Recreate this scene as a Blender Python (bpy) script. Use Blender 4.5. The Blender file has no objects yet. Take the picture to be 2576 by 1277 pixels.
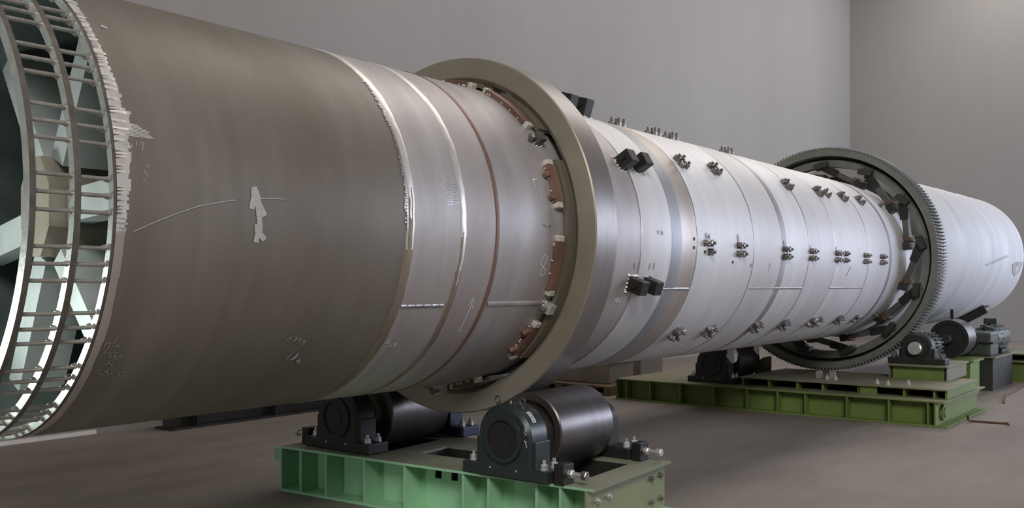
import bpy, bmesh, math, random
from mathutils import Vector, Matrix
random.seed(7)
PI = math.pi
R_ = math.radians
scn = bpy.context.scene
col = scn.collection

# ------------------------------------------------------------------ camera
YAW = 0.6673738
FOC = 2340.0
cam_d = bpy.data.cameras.new('camera')
cam = bpy.data.objects.new('camera', cam_d)
col.objects.link(cam)
cam.location = (0.0, -4.28327756, -0.33303856)
cam_d.sensor_fit = 'HORIZONTAL'
cam_d.sensor_width = 36.0
cam_d.lens = FOC / 2576.0 * 36.0
cam_d.shift_y = (716.0 - 638.5) / 2576.0
cam_d.clip_end = 200
_f = Vector((math.cos(YAW), math.sin(YAW), 0))
_r = Vector((math.sin(YAW), -math.cos(YAW), 0))
_m = Matrix((( _r.x, 0, -_f.x), (_r.y, 0, -_f.y), (0, 1, 0)))
cam.rotation_euler = _m.to_euler()
scn.camera = cam

# ------------------------------------------------------------------ view, world and lights
scn.view_settings.view_transform = 'Standard'
scn.view_settings.look = 'None'
scn.view_settings.gamma = 1.0
scn.view_settings.use_curve_mapping = False
scn.view_settings.exposure = 0.0

w = bpy.data.worlds.new('hall_ambient')
scn.world = w
w.use_nodes = True
bg = w.node_tree.nodes['Background']
bg.inputs[0].default_value = (0.250, 0.238, 0.228, 1)
bg.inputs[1].default_value = 0.22


def area(name, loc, target, sx, sy, power, color):
    d = bpy.data.lights.new(name, 'AREA')
    d.shape = 'RECTANGLE'
    d.size = sx
    d.size_y = sy
    d.energy = power
    d.color = color
    o = bpy.data.objects.new(name, d)
    col.objects.link(o)
    o.location = loc
    v = Vector(target) - Vector(loc)
    q = v.to_track_quat('-Z', 'Y')
    o.rotation_euler = q.to_euler()
    return o


# daylight through the big open gates: in the end wall and in the near side wall, right of the frame
area('gate_daylight', (27.4, -8.2, 1.8), (0.0, -8.2, 1.8), 9.0, 5.0, 300, (0.74, 0.82, 1.0))
area('side_gate_daylight', (21.8, -12.5, 2.4), (21.8, 0.0, 2.4), 12.5, 4.8, 1900, (0.74, 0.81, 1.0))
# added fill outside the open drum end, brightens the cage rings and interior
area('cage_fill', (0.85, 0.80, -0.62), (1.7, -0.8, -0.45), 0.5, 0.5, 26, (0.90, 1.0, 0.97))
# added fill high behind the camera's left, for faces turned to the left
area('left_fill', (-4.5, -9.5, 7.5), (2.5, -1.0, -0.5), 5.0, 4.0, 1300, (1.0, 0.975, 0.93))
# roof light strip
area('roof_light', (14.5, 0.2, 8.5), (14.5, 0.2, 0.0), 16.0, 3.0, 620, (1.0, 0.93, 0.86))

area('corner_fill', (24.5, 0.5, 8.8), (24.5, 2.5, 0.0), 4.0, 3.0, 260, (1.0, 0.95, 0.90))  # added fill, brightens the back wall by the corner

FLOOR = -1.825

CHALK=[('chalk_lettering',0.0035,[[(1.8863,-32.11),(1.8806,-34.19)],[(1.8484,-35.19),(1.8479,-34.02)],[(1.8479,-34.02),(1.856,-33.71),(1.8689,-33.98),(1.8696,-34.43),(1.8611,-34.68),(1.865,-35.09),(1.8706,-35.22)],[(1.8798,-34.8),(1.8846,-34.76)],[(1.8857,-35.28),(1.9,-34.26),(1.9076,-35.48)],[(1.8903,-34.9),(1.9015,-34.83)],[(1.8655,-35.49),(1.8557,-36.08),(1.8546,-36.48),(1.8629,-36.8),(1.8704,-36.37),(1.8805,-36.41),(1.8842,-36.78),(1.8778,-37.1),(1.8859,-37.37),(1.8906,-37.75),(1.886,-37.97),(1.8802,-37.82)],[(1.8899,-36.62),(1.9011,-36.55),(1.9124,-36.78),(1.9002,-37.55),(1.9126,-37.97),(1.9191,-38.36),(1.915,-38.65),(1.9053,-38.42)],[(1.9324,-37.34),(1.926,-37.67),(1.9298,-38.17),(1.9387,-38.39),(1.942,-38.1),(1.9353,-37.83),(1.9291,-37.92)],[(1.8777,-40.06),(1.8997,-39.99)],[(1.8909,-39.08),(1.8944,-40.21)],[(1.9153,-39.82),(1.9066,-40.02),(1.9063,-40.53),(1.9148,-40.83),(1.9205,-40.67)],[(1.8576,-42.82),(1.8553,-41.64),(1.8634,-41.37),(1.8732,-41.62),(1.8653,-42.48),(1.8812,-43.17),(1.8915,-43.23)],[(1.8894,-43.15),(1.8989,-41.76),(1.9115,-43.36)],[(1.8919,-42.51),(1.9058,-42.59)],[(1.9141,-42.05),(1.9259,-41.79),(1.9355,-42.24),(1.9215,-42.95),(1.9309,-43.61),(1.9397,-43.67)],[(1.9728,-42.72),(1.9594,-42.78),(1.9569,-43.44),(1.9651,-43.9),(1.9586,-44.2)],[(1.9737,-42.86),(1.9923,-43.45),(1.9839,-43.88),(1.9941,-44.36),(1.9945,-44.93),(1.9865,-45.02)]]),('chalk_number',0.0045,[[(2.754,-34.71),(2.7422,-35.04),(2.7282,-35.51),(2.7288,-36.03),(2.7388,-36.38),(2.748,-36.2),(2.7492,-35.68),(2.7384,-35.23)],[(2.7673,-35.48),(2.7767,-35.3),(2.7883,-35.39),(2.7747,-36.61)],[(2.7642,-36.1),(2.7838,-35.95)],[(2.8102,-35.62),(2.8003,-35.53),(2.7945,-35.94),(2.8001,-36.17),(2.8095,-35.99),(2.8088,-35.56),(2.8103,-36.52),(2.8032,-36.98),(2.7924,-36.99)],[(2.8388,-36.3),(2.8274,-36.37),(2.8245,-36.68),(2.8397,-37.16),(2.8417,-37.61),(2.8369,-37.7),(2.8189,-37.52),(2.8254,-37.0),(2.8397,-36.73),(2.8388,-36.3)]]),('chalk_number',0.0045,[[(2.8121,-41.1),(2.8004,-41.22),(2.7891,-41.57),(2.7807,-42.24),(2.7875,-42.87),(2.7954,-42.85),(2.7974,-42.09),(2.7919,-41.59)]]),('chalk_smear',0.016,[[(2.839,-40.93),(2.8331,-41.78),(2.8156,-43.44)],[(2.8424,-42.18),(2.8299,-43.21)],[(2.8735,-43.68),(2.8543,-44.2)],[(2.8713,-44.42),(2.8793,-45.04)]]),('chalk_number',0.005,[[(3.41,-37.96),(3.3986,-38.54),(3.4082,-38.94),(3.4023,-39.51),(3.3918,-39.29)],[(3.4198,-38.76),(3.4096,-39.69)],[(3.4072,-40.59),(3.4132,-40.76),(3.4134,-40.54)],[(3.4434,-39.82),(3.4266,-40.51),(3.4282,-40.9),(3.4386,-40.98),(3.4465,-40.59)],[(3.4606,-40.26),(3.4554,-39.79),(3.4659,-39.75),(3.4776,-40.25),(3.471,-40.46),(3.4606,-40.26)],[(3.4776,-40.25),(3.4793,-40.95),(3.461,-41.03)]]),('chalk_number',0.005,[[(4.4937,-12.89),(4.4687,-12.17),(4.4661,-11.07),(4.483,-9.39),(4.5043,-8.63),(4.5238,-9.52),(4.5239,-10.81),(4.4947,-13.07),(4.4845,-14.57),(4.4834,-15.7),(4.5004,-16.26),(4.525,-15.49),(4.5315,-14.35),(4.5191,-13.61),(4.4937,-12.89)]]),('chalk_arrow',0.006,[[(3.9255,-24.71),(3.9308,-27.79),(3.9281,-29.65),(3.9268,-31.54),(3.927,-33.5),(3.929,-35.51)],[(3.9031,-26.68),(3.9124,-25.22),(3.9226,-23.79),(3.934,-24.58),(3.9518,-27.48)],[(3.9131,-36.45),(3.9308,-35.67),(3.9518,-36.64)]]),('chalk_number',0.003,[[(1.8488,10.33),(1.8494,11.08),(1.843,11.21),(1.8452,11.56),(1.8521,11.69),(1.8502,11.09)],[(1.8689,11.47),(1.8688,10.63),(1.8717,10.57)],[(1.89,12.22),(1.8904,11.71),(1.8883,11.02)],[(1.9158,11.47),(1.9067,11.49),(1.906,11.86),(1.9127,12.17),(1.9177,11.99),(1.9158,11.47),(1.9094,10.07)]]),('chalk_number',0.003,[[(1.9218,6.56),(1.9175,6.78),(1.9218,7.18),(1.9293,7.02),(1.9218,6.56)],[(1.9271,7.09),(1.9346,6.3)],[(1.9104,5.91),(1.9236,4.5)],[(1.9157,4.13),(1.9131,3.71),(1.9023,3.45)]]),('chalk_number',0.008,[[(5.4091,-23.93),(5.3962,-24.89),(5.4205,-25.71),(5.462,-26.74)],[(5.4388,-24.43),(5.431,-25.4),(5.4697,-26.58),(5.481,-25.93),(5.4621,-24.77),(5.4379,-25.57)],[(5.4984,-24.96),(5.5184,-25.79),(5.5063,-26.78),(5.4925,-26.85),(5.4929,-26.1),(5.4533,-25.25)]]),('chalk_arrow',0.026,[[(2.4097,4.6),(2.4193,2.98),(2.4228,1.48),(2.4267,-0.02),(2.4312,-1.51),(2.4344,-2.76),(2.438,-4.01),(2.442,-5.26),(2.4421,-6.55),(2.4527,-7.21),(2.4688,-8.17)],[(2.4095,4.45),(2.4063,2.16),(2.4003,0.63),(2.3949,-0.89)],[(2.4199,3.74),(2.4252,2.24),(2.431,0.75),(2.4415,-0.26),(2.4523,-1.29),(2.4634,-2.31)],[(2.4236,-4.4),(2.431,-6.5),(2.4281,-7.68),(2.4255,-8.87)],[(2.4414,-6.02),(2.4333,-4.53)]]),('chalk_line',0.005,[[(1.8673,-7.69),(1.8855,-7.19),(1.9038,-6.69),(1.9224,-6.18),(1.9411,-5.67),(1.9605,-5.19),(1.98,-4.71),(1.9998,-4.22),(2.0198,-3.73),(2.0401,-3.24),(2.0605,-2.81),(2.0812,-2.38),(2.1021,-1.95),(2.1233,-1.51),(2.1446,-1.06),(2.1672,-0.77),(2.1899,-0.48),(2.2129,-0.18),(2.2362,0.12),(2.2612,0.41),(2.2865,0.7),(2.3122,0.99)],[(2.441,1.91),(2.4769,2.06),(2.5133,2.21),(2.5406,2.22),(2.5682,2.24)]]),('chalk_mark',0.016,[[(1.886,43.82),(1.9085,43.24)]]),('chalk_mark',0.005,[[(4.4007,16.58),(4.4608,17.47)],[(4.4356,18.71),(4.4266,15.59)],[(4.4157,14.81),(4.4353,14.74)]]),('pencil_number',0.004,[[(4.4677,1.18),(4.4759,1.57),(4.481,0.95)],[(4.4944,1.08),(4.4942,0.62),(4.5023,0.56)],[(4.535,1.38),(4.524,1.07),(4.5293,0.81),(4.5376,1.2)],[(4.4413,-1.41),(4.4442,-1.77)]])]

# ------------------------------------------------------------------ helpers
class MB:
    """collects geometry in world coordinates for ONE mesh object"""
    def __init__(self):
        self.v = []; self.f = []; self.m = []; self.cur = 0; self.sm = []; self.smooth = False

    def add(self, vs, fs, smooth=None):
        o = len(self.v)
        self.v += [tuple(p) for p in vs]
        s = self.smooth if smooth is None else smooth
        for f in fs:
            self.f.append([i + o for i in f]); self.m.append(self.cur); self.sm.append(s)
        return self

    def box(self, x0, x1, y0, y1, z0, z1, mat=None):
        vs = [(x, y, z) for x in (x0, x1) for y in (y0, y1) for z in (z0, z1)]
        if mat is not None: vs = [mat @ Vector(p) for p in vs]
        self.add(vs, [(0,1,3,2),(4,6,7,5),(0,4,5,1),(2,3,7,6),(0,2,6,4),(1,5,7,3)], False)
        return self

    def bbox(self, x0, x1, y0, y1, z0, z1, b=.006, mat=None):
        """box with bevelled edges"""
        bm = bmesh.new()
        bmesh.ops.create_cube(bm, size=1)
        for p in bm.verts:
            p.co = Vector(((x0+x1)/2+p.co.x*(x1-x0), (y0+y1)/2+p.co.y*(y1-y0), (z0+z1)/2+p.co.z*(z1-z0)))
        bmesh.ops.bevel(bm, geom=bm.edges[:], offset=b, segments=2, profile=.5, affect='EDGES')
        bm.verts.index_update()
        vs = [(mat @ p.co) if mat is not None else p.co.copy() for p in bm.verts]
        self.add(vs, [[q.index for q in f.verts] for f in bm.faces], False)
        bm.free()
        return self

    def cyl(self, p0, p1, r0, r1=None, n=24, caps=True, smooth=True):
        p0 = Vector(p0); p1 = Vector(p1); r1 = r0 if r1 is None else r1
        d = (p1-p0).normalized()
        a = d.orthogonal().normalized(); b = d.cross(a)
        vs = []
        for p, r in ((p0, r0), (p1, r1)):
            for i in range(n):
                t = 2*PI*i/n
                vs.append(p + (a*math.cos(t)+b*math.sin(t))*r)
        self.add(vs, [(i, (i+1) % n, n+(i+1) % n, n+i) for i in range(n)], smooth)
        if caps:
            self.add(vs, [list(range(n))[::-1], list(range(n, 2*n))], False)
        return self

    def tube(self, pts, r, n=10, closed=False):
        pts = [Vector(p) for p in pts]; N = len(pts); rings = []
        up = None
        for i, p in enumerate(pts):
            if closed: d = pts[(i+1) % N]-pts[i-1]
            else: d = pts[min(i+1, N-1)]-pts[max(i-1, 0)]
            d.normalize()
            if up is None: up = d.orthogonal().normalized()
            a = (up - d*up.dot(d)).normalized(); up = a
            b = d.cross(a)
            rings.append([p+(a*math.cos(2*PI*k/n)+b*math.sin(2*PI*k/n))*r for k in range(n)])
        vs = [q for rg in rings for q in rg]
        fs = []
        for i in range(N if closed else N-1):
            j = (i+1) % N
            for k in range(n): fs.append((i*n+k, i*n+(k+1) % n, j*n+(k+1) % n, j*n+k))
        self.add(vs, fs, True)
        if not closed: self.add(vs, [list(range(n))[::-1], list(range((N-1)*n, N*n))], False)
        return self

    def lathe(self, prof, a0=None, a1=None, n=180, closed=False, cy=0.0, cz=0.0, mats=None, smooth=True):
        """profile [(x, r)] turned about the X axis; angle 0 faces -Y, 90 is up (degrees)"""
        full = a0 is None
        A0, A1 = (0, 360) if full else (a0, a1)
        m = n if full else n+1
        P = len(prof)
        for s in range(P if closed else P-1):
            (xa, ra), (xb, rb) = prof[s], prof[(s+1) % P]
            vs = []
            for i in range(m):
                t = R_(A0+(A1-A0)*i/n)
                c, sn = math.cos(t), math.sin(t)
                vs.append((xa, cy-ra*c, cz+ra*sn)); vs.append((xb, cy-rb*c, cz+rb*sn))
            fs = []
            for i in range(n):
                j = (i+1) % m
                fs.append((2*i, 2*i+1, 2*j+1, 2*j))
            if mats: self.cur = mats[s]
            self.add(vs, fs, smooth)
        if not full and closed:
            for t in (A0, A1):
                t = R_(t)
                self.add([(x, cy-r*math.cos(t), cz+r*math.sin(t)) for x, r in prof], [list(range(P))], False)
        return self

    def hexnut(self, M, af, z0, z1):
        r = af/math.sqrt(3)
        vs = []
        for z, k in ((z0, 1), (z1-.12*(z1-z0), 1), (z1, .88)):
            for i in range(6):
                t = PI/3*i
                vs.append(M @ Vector((r*k*math.cos(t), r*k*math.sin(t), z)))
        fs = [(i, (i+1) % 6, 6+(i+1) % 6, 6+i) for i in range(6)]+[(6+i, 6+(i+1) % 6, 12+(i+1) % 6, 12+i) for i in range(6)]
        fs += [list(range(12, 18)), list(range(6))[::-1]]
        self.add(vs, fs, False)
        return self

    def build(self, name, mats, parent=None, origin=None):
        me = bpy.data.meshes.new(name)
        if parent is not None:
            o0 = ORG[parent.name]
        else:
            o0 = Vector(origin) if origin is not None else Vector((0, 0, 0))
        me.from_pydata([tuple(Vector(p)-o0) for p in self.v], [], self.f)
        if not isinstance(mats, (list, tuple)): mats = [mats]
        for m in mats: me.materials.append(m)
        for p, mi, s in zip(me.polygons, self.m, self.sm):
            p.material_index = mi; p.use_smooth = s
        bm = bmesh.new(); bm.from_mesh(me)
        bmesh.ops.remove_doubles(bm, verts=bm.verts[:], dist=1e-5)
        bmesh.ops.recalc_face_normals(bm, faces=bm.faces[:])
        for e in bm.edges:
            if len(e.link_faces) == 2 and e.calc_face_angle(0) > .6: e.smooth = False
        bm.to_mesh(me); bm.free()
        o = bpy.data.objects.new(name, me)
        col.objects.link(o)
        if parent is not None:
            o.parent = parent
        else:
            o.location = o0
        ORG[o.name] = o0.copy()
        return o


ORG = {}


def tag(o, label=None, cat=None, group=None, kind=None):
    if label: o['label'] = label
    if cat: o['category'] = cat
    if group: o['group'] = group
    if kind: o['kind'] = kind
    return o


def empty(name, loc, label, cat, group=None):
    o = bpy.data.objects.new(name, None)
    o.empty_display_size = .2
    col.objects.link(o)
    o.location = loc
    ORG[o.name] = Vector(loc)
    return tag(o, label, cat, group)


def kids(o): return [c for c in bpy.data.objects if c.parent == o]


def copy_tree(o, parent=None):
    c = o.copy(); col.objects.link(c); c.parent = parent
    ORG[c.name] = ORG[o.name].copy()
    for ch in kids(o): copy_tree(ch, c)
    return c


def pt(x, ang, r=1.0):
    t = R_(ang)
    return Vector((x, -r*math.cos(t), r*math.sin(t)))


def frame(x, ang, r=1.0):
    """local X along the kiln, local Y round it (upward on the near side), local Z outward"""
    t = R_(ang)
    n = Vector((0, -math.cos(t), math.sin(t)))
    u = Vector((0, math.sin(t), math.cos(t)))
    M = Matrix.Identity(4)
    M.col[0][:3] = (1, 0, 0); M.col[1][:3] = u; M.col[2][:3] = n
    M.translation = n*r+Vector((x, 0, 0))
    return M


# ------------------------------------------------------------------ materials
def new_mat(name):
    m = bpy.data.materials.new(name); m.use_nodes = True
    nt = m.node_tree
    return m, nt, nt.nodes['Principled BSDF']


def ramp(nt, stops):
    n = nt.nodes.new('ShaderNodeValToRGB')
    el = n.color_ramp.elements
    while len(el) > 1: el.remove(el[-1])
    for i, (p, c) in enumerate(stops):
        e = el[0] if i == 0 else el.new(p)
        e.position = p; e.color = (*c, 1)
    return n


def noise(nt, scale, detail=4, rough=.55, sc=(1, 1, 1), seed=0.0):
    tc = nt.nodes.new('ShaderNodeNewGeometry')
    mp = nt.nodes.new('ShaderNodeMapping')
    mp.inputs['Scale'].default_value = sc
    mp.inputs['Location'].default_value = (seed, seed*1.7, seed*.6)
    nz = nt.nodes.new('ShaderNodeTexNoise')
    nz.inputs['Scale'].default_value = scale
    nz.inputs['Detail'].default_value = detail
    nz.inputs['Roughness'].default_value = rough
    nt.links.new(tc.outputs['Position'], mp.inputs['Vector'])
    nt.links.new(mp.outputs[0], nz.inputs['Vector'])
    return nz


def mixc(nt, fac, a, b, mode='MIX'):
    n = nt.nodes.new('ShaderNodeMix'); n.data_type = 'RGBA'; n.blend_type = mode
    if isinstance(fac, float): n.inputs['Factor'].default_value = fac
    else: nt.links.new(fac, n.inputs['Factor'])
    for s, i in ((a, 6), (b, 7)):
        if isinstance(s, tuple): n.inputs[i].default_value = (*s, 1)
        else: nt.links.new(s, n.inputs[i])
    return n.outputs[2]


def steel(name, c0, c1, c2=None, metal=.6, rough=.42, band=9.0, blotch=1.6, seed=0., bump=.03, rvar=.12, spots=None):
    """rolled plate: streaks run round the drum (noise stretched), soft blotches over them"""
    m, nt, b = new_mat(name)
    s = noise(nt, band, 5, .6, (1, .06, .06), seed)
    r = ramp(nt, [(.32, c0), (.68, c1)])
    nt.links.new(s.outputs[0], r.inputs[0])
    bl = noise(nt, blotch, 5, .6, (1, .5, .5), seed+3)
    br = ramp(nt, [(.38, (0, 0, 0)), (.72, (1, 1, 1))])
    nt.links.new(bl.outputs[0], br.inputs[0])
    c = mixc(nt, br.outputs[0], r.outputs[0], c2 or tuple(.75*x for x in c0))
    if spots:
        sp = noise(nt, 7.0, 6, .7, (1, 1, 1), seed+9)
        sr = ramp(nt, [(.60, (0, 0, 0)), (.72, (1, 1, 1))])
        nt.links.new(sp.outputs[0], sr.inputs[0])
        c = mixc(nt, sr.outputs[0], c, spots)
    nt.links.new(c, b.inputs['Base Color'])
    b.inputs['Metallic'].default_value = metal
    mr = nt.nodes.new('ShaderNodeMapRange')
    mr.inputs['To Min'].default_value = rough-rvar; mr.inputs['To Max'].default_value = rough+rvar
    nt.links.new(bl.outputs[0], mr.inputs['Value'])
    nt.links.new(mr.outputs[0], b.inputs['Roughness'])
    if bump:
        bp = nt.nodes.new('ShaderNodeBump'); bp.inputs['Strength'].default_value = bump
        bp.inputs['Distance'].default_value = .02
        nt.links.new(s.outputs[0], bp.inputs['Height'])
        nt.links.new(bp.outputs[0], b.inputs['Normal'])
    return m


def plain(name, c0, c1=None, metal=0., rough=.5, scale=8., seed=0., bump=0., bscale=40.):
    m, nt, b = new_mat(name)
    n = noise(nt, scale, 4, .6, (1, 1, 1), seed)
    r = ramp(nt, [(.3, c0), (.7, c1 or tuple(.8*x for x in c0))])
    nt.links.new(n.outputs[0], r.inputs[0])
    nt.links.new(r.outputs[0], b.inputs['Base Color'])
    b.inputs['Metallic'].default_value = metal
    b.inputs['Roughness'].default_value = rough
    if bump:
        n2 = noise(nt, bscale, 4, .6, (1, 1, 1), seed+5)
        bp = nt.nodes.new('ShaderNodeBump'); bp.inputs['Strength'].default_value = bump
        bp.inputs['Distance'].default_value = .01
        nt.links.new(n2.outputs[0], bp.inputs['Height']); nt.links.new(bp.outputs[0], b.inputs['Normal'])
    return m


M = {}
M['brown'] = steel('brown_mill_steel', (.175, .150, .125), (.235, .205, .175), (.150, .122, .095), 0.25, 0.5, 5., 1.5, 0., .02, .08)
M['mauve'] = steel('grey_rolled_steel', (.40, .37, .365), (.50, .47, .47), (.33, .285, .265), 0.22, 0.46, 9., 1.7, 4., .02, .10)
M['mauve2'] = steel('brushed_rolled_steel', (.43, .40, .40), (.52, .49, .495), (.36, .31, .30), 0.22, 0.46, 9., 1.4, 8., .02, .10)
M['tyreseat'] = steel('seat_steel', (.36, .335, .335), (.48, .45, .455), (.30, .265, .25), 0.22, 0.46, 7., 1.6, 13., .02, .10)
M['bright'] = steel('bright_clean_steel', (.70, .69, .71), (.82, .81, .83), (.62, .59, .59), 0.12, 0.5, 8., 1.3, 17., .015, .08)
M['bright2'] = steel('pale_clean_steel', (.74, .73, .75), (.85, .84, .86), (.66, .64, .64), 0.12, 0.5, 10., 1.1, 23., .015, .08)
M['drum'] = steel('discharge_steel', (.47, .47, .48), (.62, .62, .63), (.50, .49, .49), .1, .55, 2.2, .7, 31., .0, .05)
M['greyband'] = steel('grey_painted_band', (.34, .35, .38), (.42, .43, .47), (.30, .30, .33), .3, .45, 14., 3., 5., .02)
M['tan'] = steel('tan_stained_steel', (.47, .41, .37), (.58, .53, .50), (.40, .34, .30), .4, .45, 10., 1.5, 11., .02)
M['dirt'] = steel('dirty_scuffed_steel', (.34, .315, .31), (.50, .48, .48), (.25, .225, .21), .4, .5, 18., 4., 2., .02)
M['smear'] = steel('smeared_dirt', (.40, .385, .40), (.52, .50, .51), (.33, .31, .31), .1, .55, 30., 9., 2., .0)
M['weldbright'] = steel('ground_weld_metal', (.80, .76, .72), (.92, .89, .86), (.66, .60, .54), .50, .36, 60., 14., 6., .03, .08)
M['rustweld'] = steel('rusty_weld', (.20, .115, .085), (.29, .18, .14), (.16, .09, .065), .35, .5, 25., 7., 3., .2)
M['dullweld'] = steel('dull_brown_weld', (.27, .215, .165), (.36, .30, .24), (.21, .155, .11), .35, .48, 40., 7., 3., .05)
M['seam'] = steel('weld_seam', (.45, .43, .43), (.60, .58, .58), (.35, .33, .32), .7, .36, 30., 8., 6., .3)
M['tyre'] = steel('forged_ring_steel', (.31, .28, .225), (.38, .35, .285), (.255, .225, .175), .35, .45, 3., 2.2, 9., .02, .10)
M['tyreband'] = steel('turned_ring_band', (.235, .215, .21), (.275, .258, .255), (.17, .14, .12), .4, .36, 26., 2.5, 12., .02, .07)
M['pad'] = steel('shim_pad_steel', (.20, .175, .135), (.26, .23, .185), (.155, .13, .10), .35, .5, 8., 3., 2., .02)
M['copper'] = steel('red_brown_block', (.22, .125, .095), (.31, .19, .15), (.16, .09, .07), .45, .46, 12., 6., 4., .1)
M['cage'] = plain('cut_plate_steel', (.56, .60, .56), (.40, .43, .40), .5, .34, 14., 3., .15, 30.)
M['cageedge'] = plain('plate_edge', (.19, .165, .14), (.12, .105, .09), .55, .5, 18., 6., .2)
M['rod'] = plain('round_bar_steel', (.44, .41, .37), (.30, .275, .245), .5, .36, 14., 2.)
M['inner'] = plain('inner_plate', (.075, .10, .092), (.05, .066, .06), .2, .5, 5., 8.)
M['brace'] = plain('brace_plate', (.62, .67, .66), (.46, .52, .51), .25, .42, 6., 1.)
M['hub'] = plain('hub_plate', (.42, .39, .31), (.30, .27, .21), .3, .42, 4., 14.)
M['black'] = plain('black_block', (.018, .018, .017), (.028, .026, .024), .2, .5, 12.)
M['darkcast'] = plain('dark_green_casting', (.022, .032, .034), (.032, .042, .044), .1, .36, 8., 4.)
M['darkcast2'] = plain('black_casting', (.016, .017, .017), (.024, .025, .025), .1, .5, 8., 4.)
M['blue'] = plain('blue_paint', (.045, .06, .14), (.03, .04, .10), .0, .45, 8.)
M['green'] = plain('light_green_paint', (.33, .60, .37), (.30, .56, .34), 0., .48, 3., 2.)
M['greend'] = plain('green_top_worn', (.285, .285, .215), (.22, .225, .16), 0., .55, 3., 2.)
M['greenend'] = plain('yellowed_green_paint', (.285, .300, .150), (.24, .27, .15), 0., .5, 3., 2.)
M['olive'] = plain('olive_green_paint', (.175, .245, .062), (.14, .20, .05), 0., .5, 3., 5.)
M['olivetop'] = plain('olive_top', (.23, .22, .145), (.17, .165, .10), 0., .55, 3., 5.)
M['roller'] = steel('turned_roller_steel', (.145, .13, .13), (.19, .178, .185), (.11, .095, .088), .72, .36, 18., 2.5, 14., .03, .06)
M['bolt'] = plain('bolt_steel', (.30, .28, .275), (.20, .185, .18), .7, .34, 30.)
M['zinc'] = plain('zinc_bolt', (.72, .72, .70), (.55, .55, .53), .6, .35, 30.)
M['lightblock'] = plain('light_steel_block', (.62, .62, .60), (.45, .45, .43), .4, .4, 20.)
M['gear'] = plain('gear_grey', (.20, .205, .185), (.15, .155, .14), .1, .5, 6., 3.)
M['geardark'] = plain('gear_inner_dark', (.05, .05, .045), (.035, .035, .03), .25, .55, 6., 3.)
M['spring'] = plain('spring_plate_grey', (.15, .145, .13), (.09, .085, .075), .3, .5, 8., 3.)
M['rust'] = plain('rust', (.17, .085, .04), (.10, .05, .03), .15, .6, 14., 3.)
M['chalk'] = plain('chalk', (.50, .485, .47), (.38, .365, .35), 0., .8, 60.)
M['chalkwhite'] = plain('white_chalk', (.86, .85, .84), (.74, .73, .72), 0., .8, 60.)
M['chalkfaint'] = plain('faint_chalk', (.42, .40, .37), (.30, .285, .26), 0., .8, 60.)
M['pencil'] = plain('pencil', (.10, .09, .09), (.07, .065, .065), 0., .7, 60.)
M['paper'] = plain('white_label', (.78, .78, .76), (.70, .70, .69), 0., .6, 30.)
M['ink'] = plain('label_ink', (.06, .06, .06), None, 0., .6)
M['carton'] = plain('pale_carton', (.33, .285, .255), (.27, .23, .20), 0., .7, 3.)
M['timber'] = plain('brown_timber', (.17, .125, .08), (.12, .085, .05), 0., .7, 6.)
M['cabinet'] = plain('black_steel_cabinet', (.02, .02, .02), (.03, .03, .03), .1, .5, 6.)
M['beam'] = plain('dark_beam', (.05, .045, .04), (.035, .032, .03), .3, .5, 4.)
M['white'] = plain('white_strip', (.80, .77, .76), (.70, .68, .67), 0., .5, 3.)
M['rag'] = plain('white_rag', (.80, .80, .84), (.66, .66, .70), 0., .8, 30.)
M['motor'] = plain('motor_green', (.085, .105, .09), (.05, .06, .052), .1, .45, 8.)


def wall_mat():
    m, nt, b = new_mat('grey_plaster_wall')
    n = noise(nt, .35, 3, .5, (1, 1, .35), 2.)
    r = ramp(nt, [(.3, (.255, .241, .230)), (.7, (.283, .269, .257))])
    nt.links.new(n.outputs[0], r.inputs[0])
    n2 = noise(nt, 6., 5, .6, (1, 1, .15), 5.)
    r2 = ramp(nt, [(.3, (.96, .96, .96)), (.7, (1, 1, 1))])
    nt.links.new(n2.outputs[0], r2.inputs[0])
    c = mixc(nt, 1.0, r.outputs[0], r2.outputs[0], 'MULTIPLY')
    nt.links.new(c, b.inputs['Base Color'])
    b.inputs['Roughness'].default_value = .85
    return m


def floor_mat():
    m, nt, b = new_mat('worn_concrete_floor')
    n = noise(nt, .5, 6, .6, (1, 1, 1), 2.)
    r = ramp(nt, [(.3, (.185, .158, .138)), (.7, (.255, .222, .198))])
    nt.links.new(n.outputs[0], r.inputs[0])
    n2 = noise(nt, 1.2, 5, .65, (.25, 1, 1), 5.)
    r2 = ramp(nt, [(.35, (.72, .70, .68)), (.6, (1, 1, 1))])
    nt.links.new(n2.outputs[0], r2.inputs[0])
    c = mixc(nt, 1.0, r.outputs[0], r2.outputs[0], 'MULTIPLY')
    nt.links.new(c, b.inputs['Base Color'])
    b.inputs['Roughness'].default_value = .62
    bp = nt.nodes.new('ShaderNodeBump'); bp.inputs['Strength'].default_value = .08
    n3 = noise(nt, 14., 5, .6, (1, 1, 1), 1.)
    nt.links.new(n3.outputs[0], bp.inputs['Height']); nt.links.new(bp.outputs[0], b.inputs['Normal'])
    return m


# ------------------------------------------------------------------ the setting
tag(MB().box(-12, 27.8, -14, 5.1, FLOOR-.3, FLOOR).build('floor', floor_mat()), kind='structure')
wm = wall_mat()
tag(MB().box(-12, 27.8, 4.8, 5.1, FLOOR, 9).build('wall_back', wm), kind='structure')
tag(MB().box(27.5, 27.8, -14, 4.8, FLOOR, 9).build('wall_right', wm), kind='structure')
tag(MB().box(1.7, 4.75, 4.765, 4.80, FLOOR, FLOOR+.035).build('pale_strip_back', M['white']), kind='structure')  # thin pale strip along the foot of the back wall

# ------------------------------------------------------------------ the kiln
kiln = empty('rotary_kiln', (4.85, 0, -1.0), 'long steel rotary kiln drum with toothed gear ring and barred open left end', 'kiln')


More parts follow.
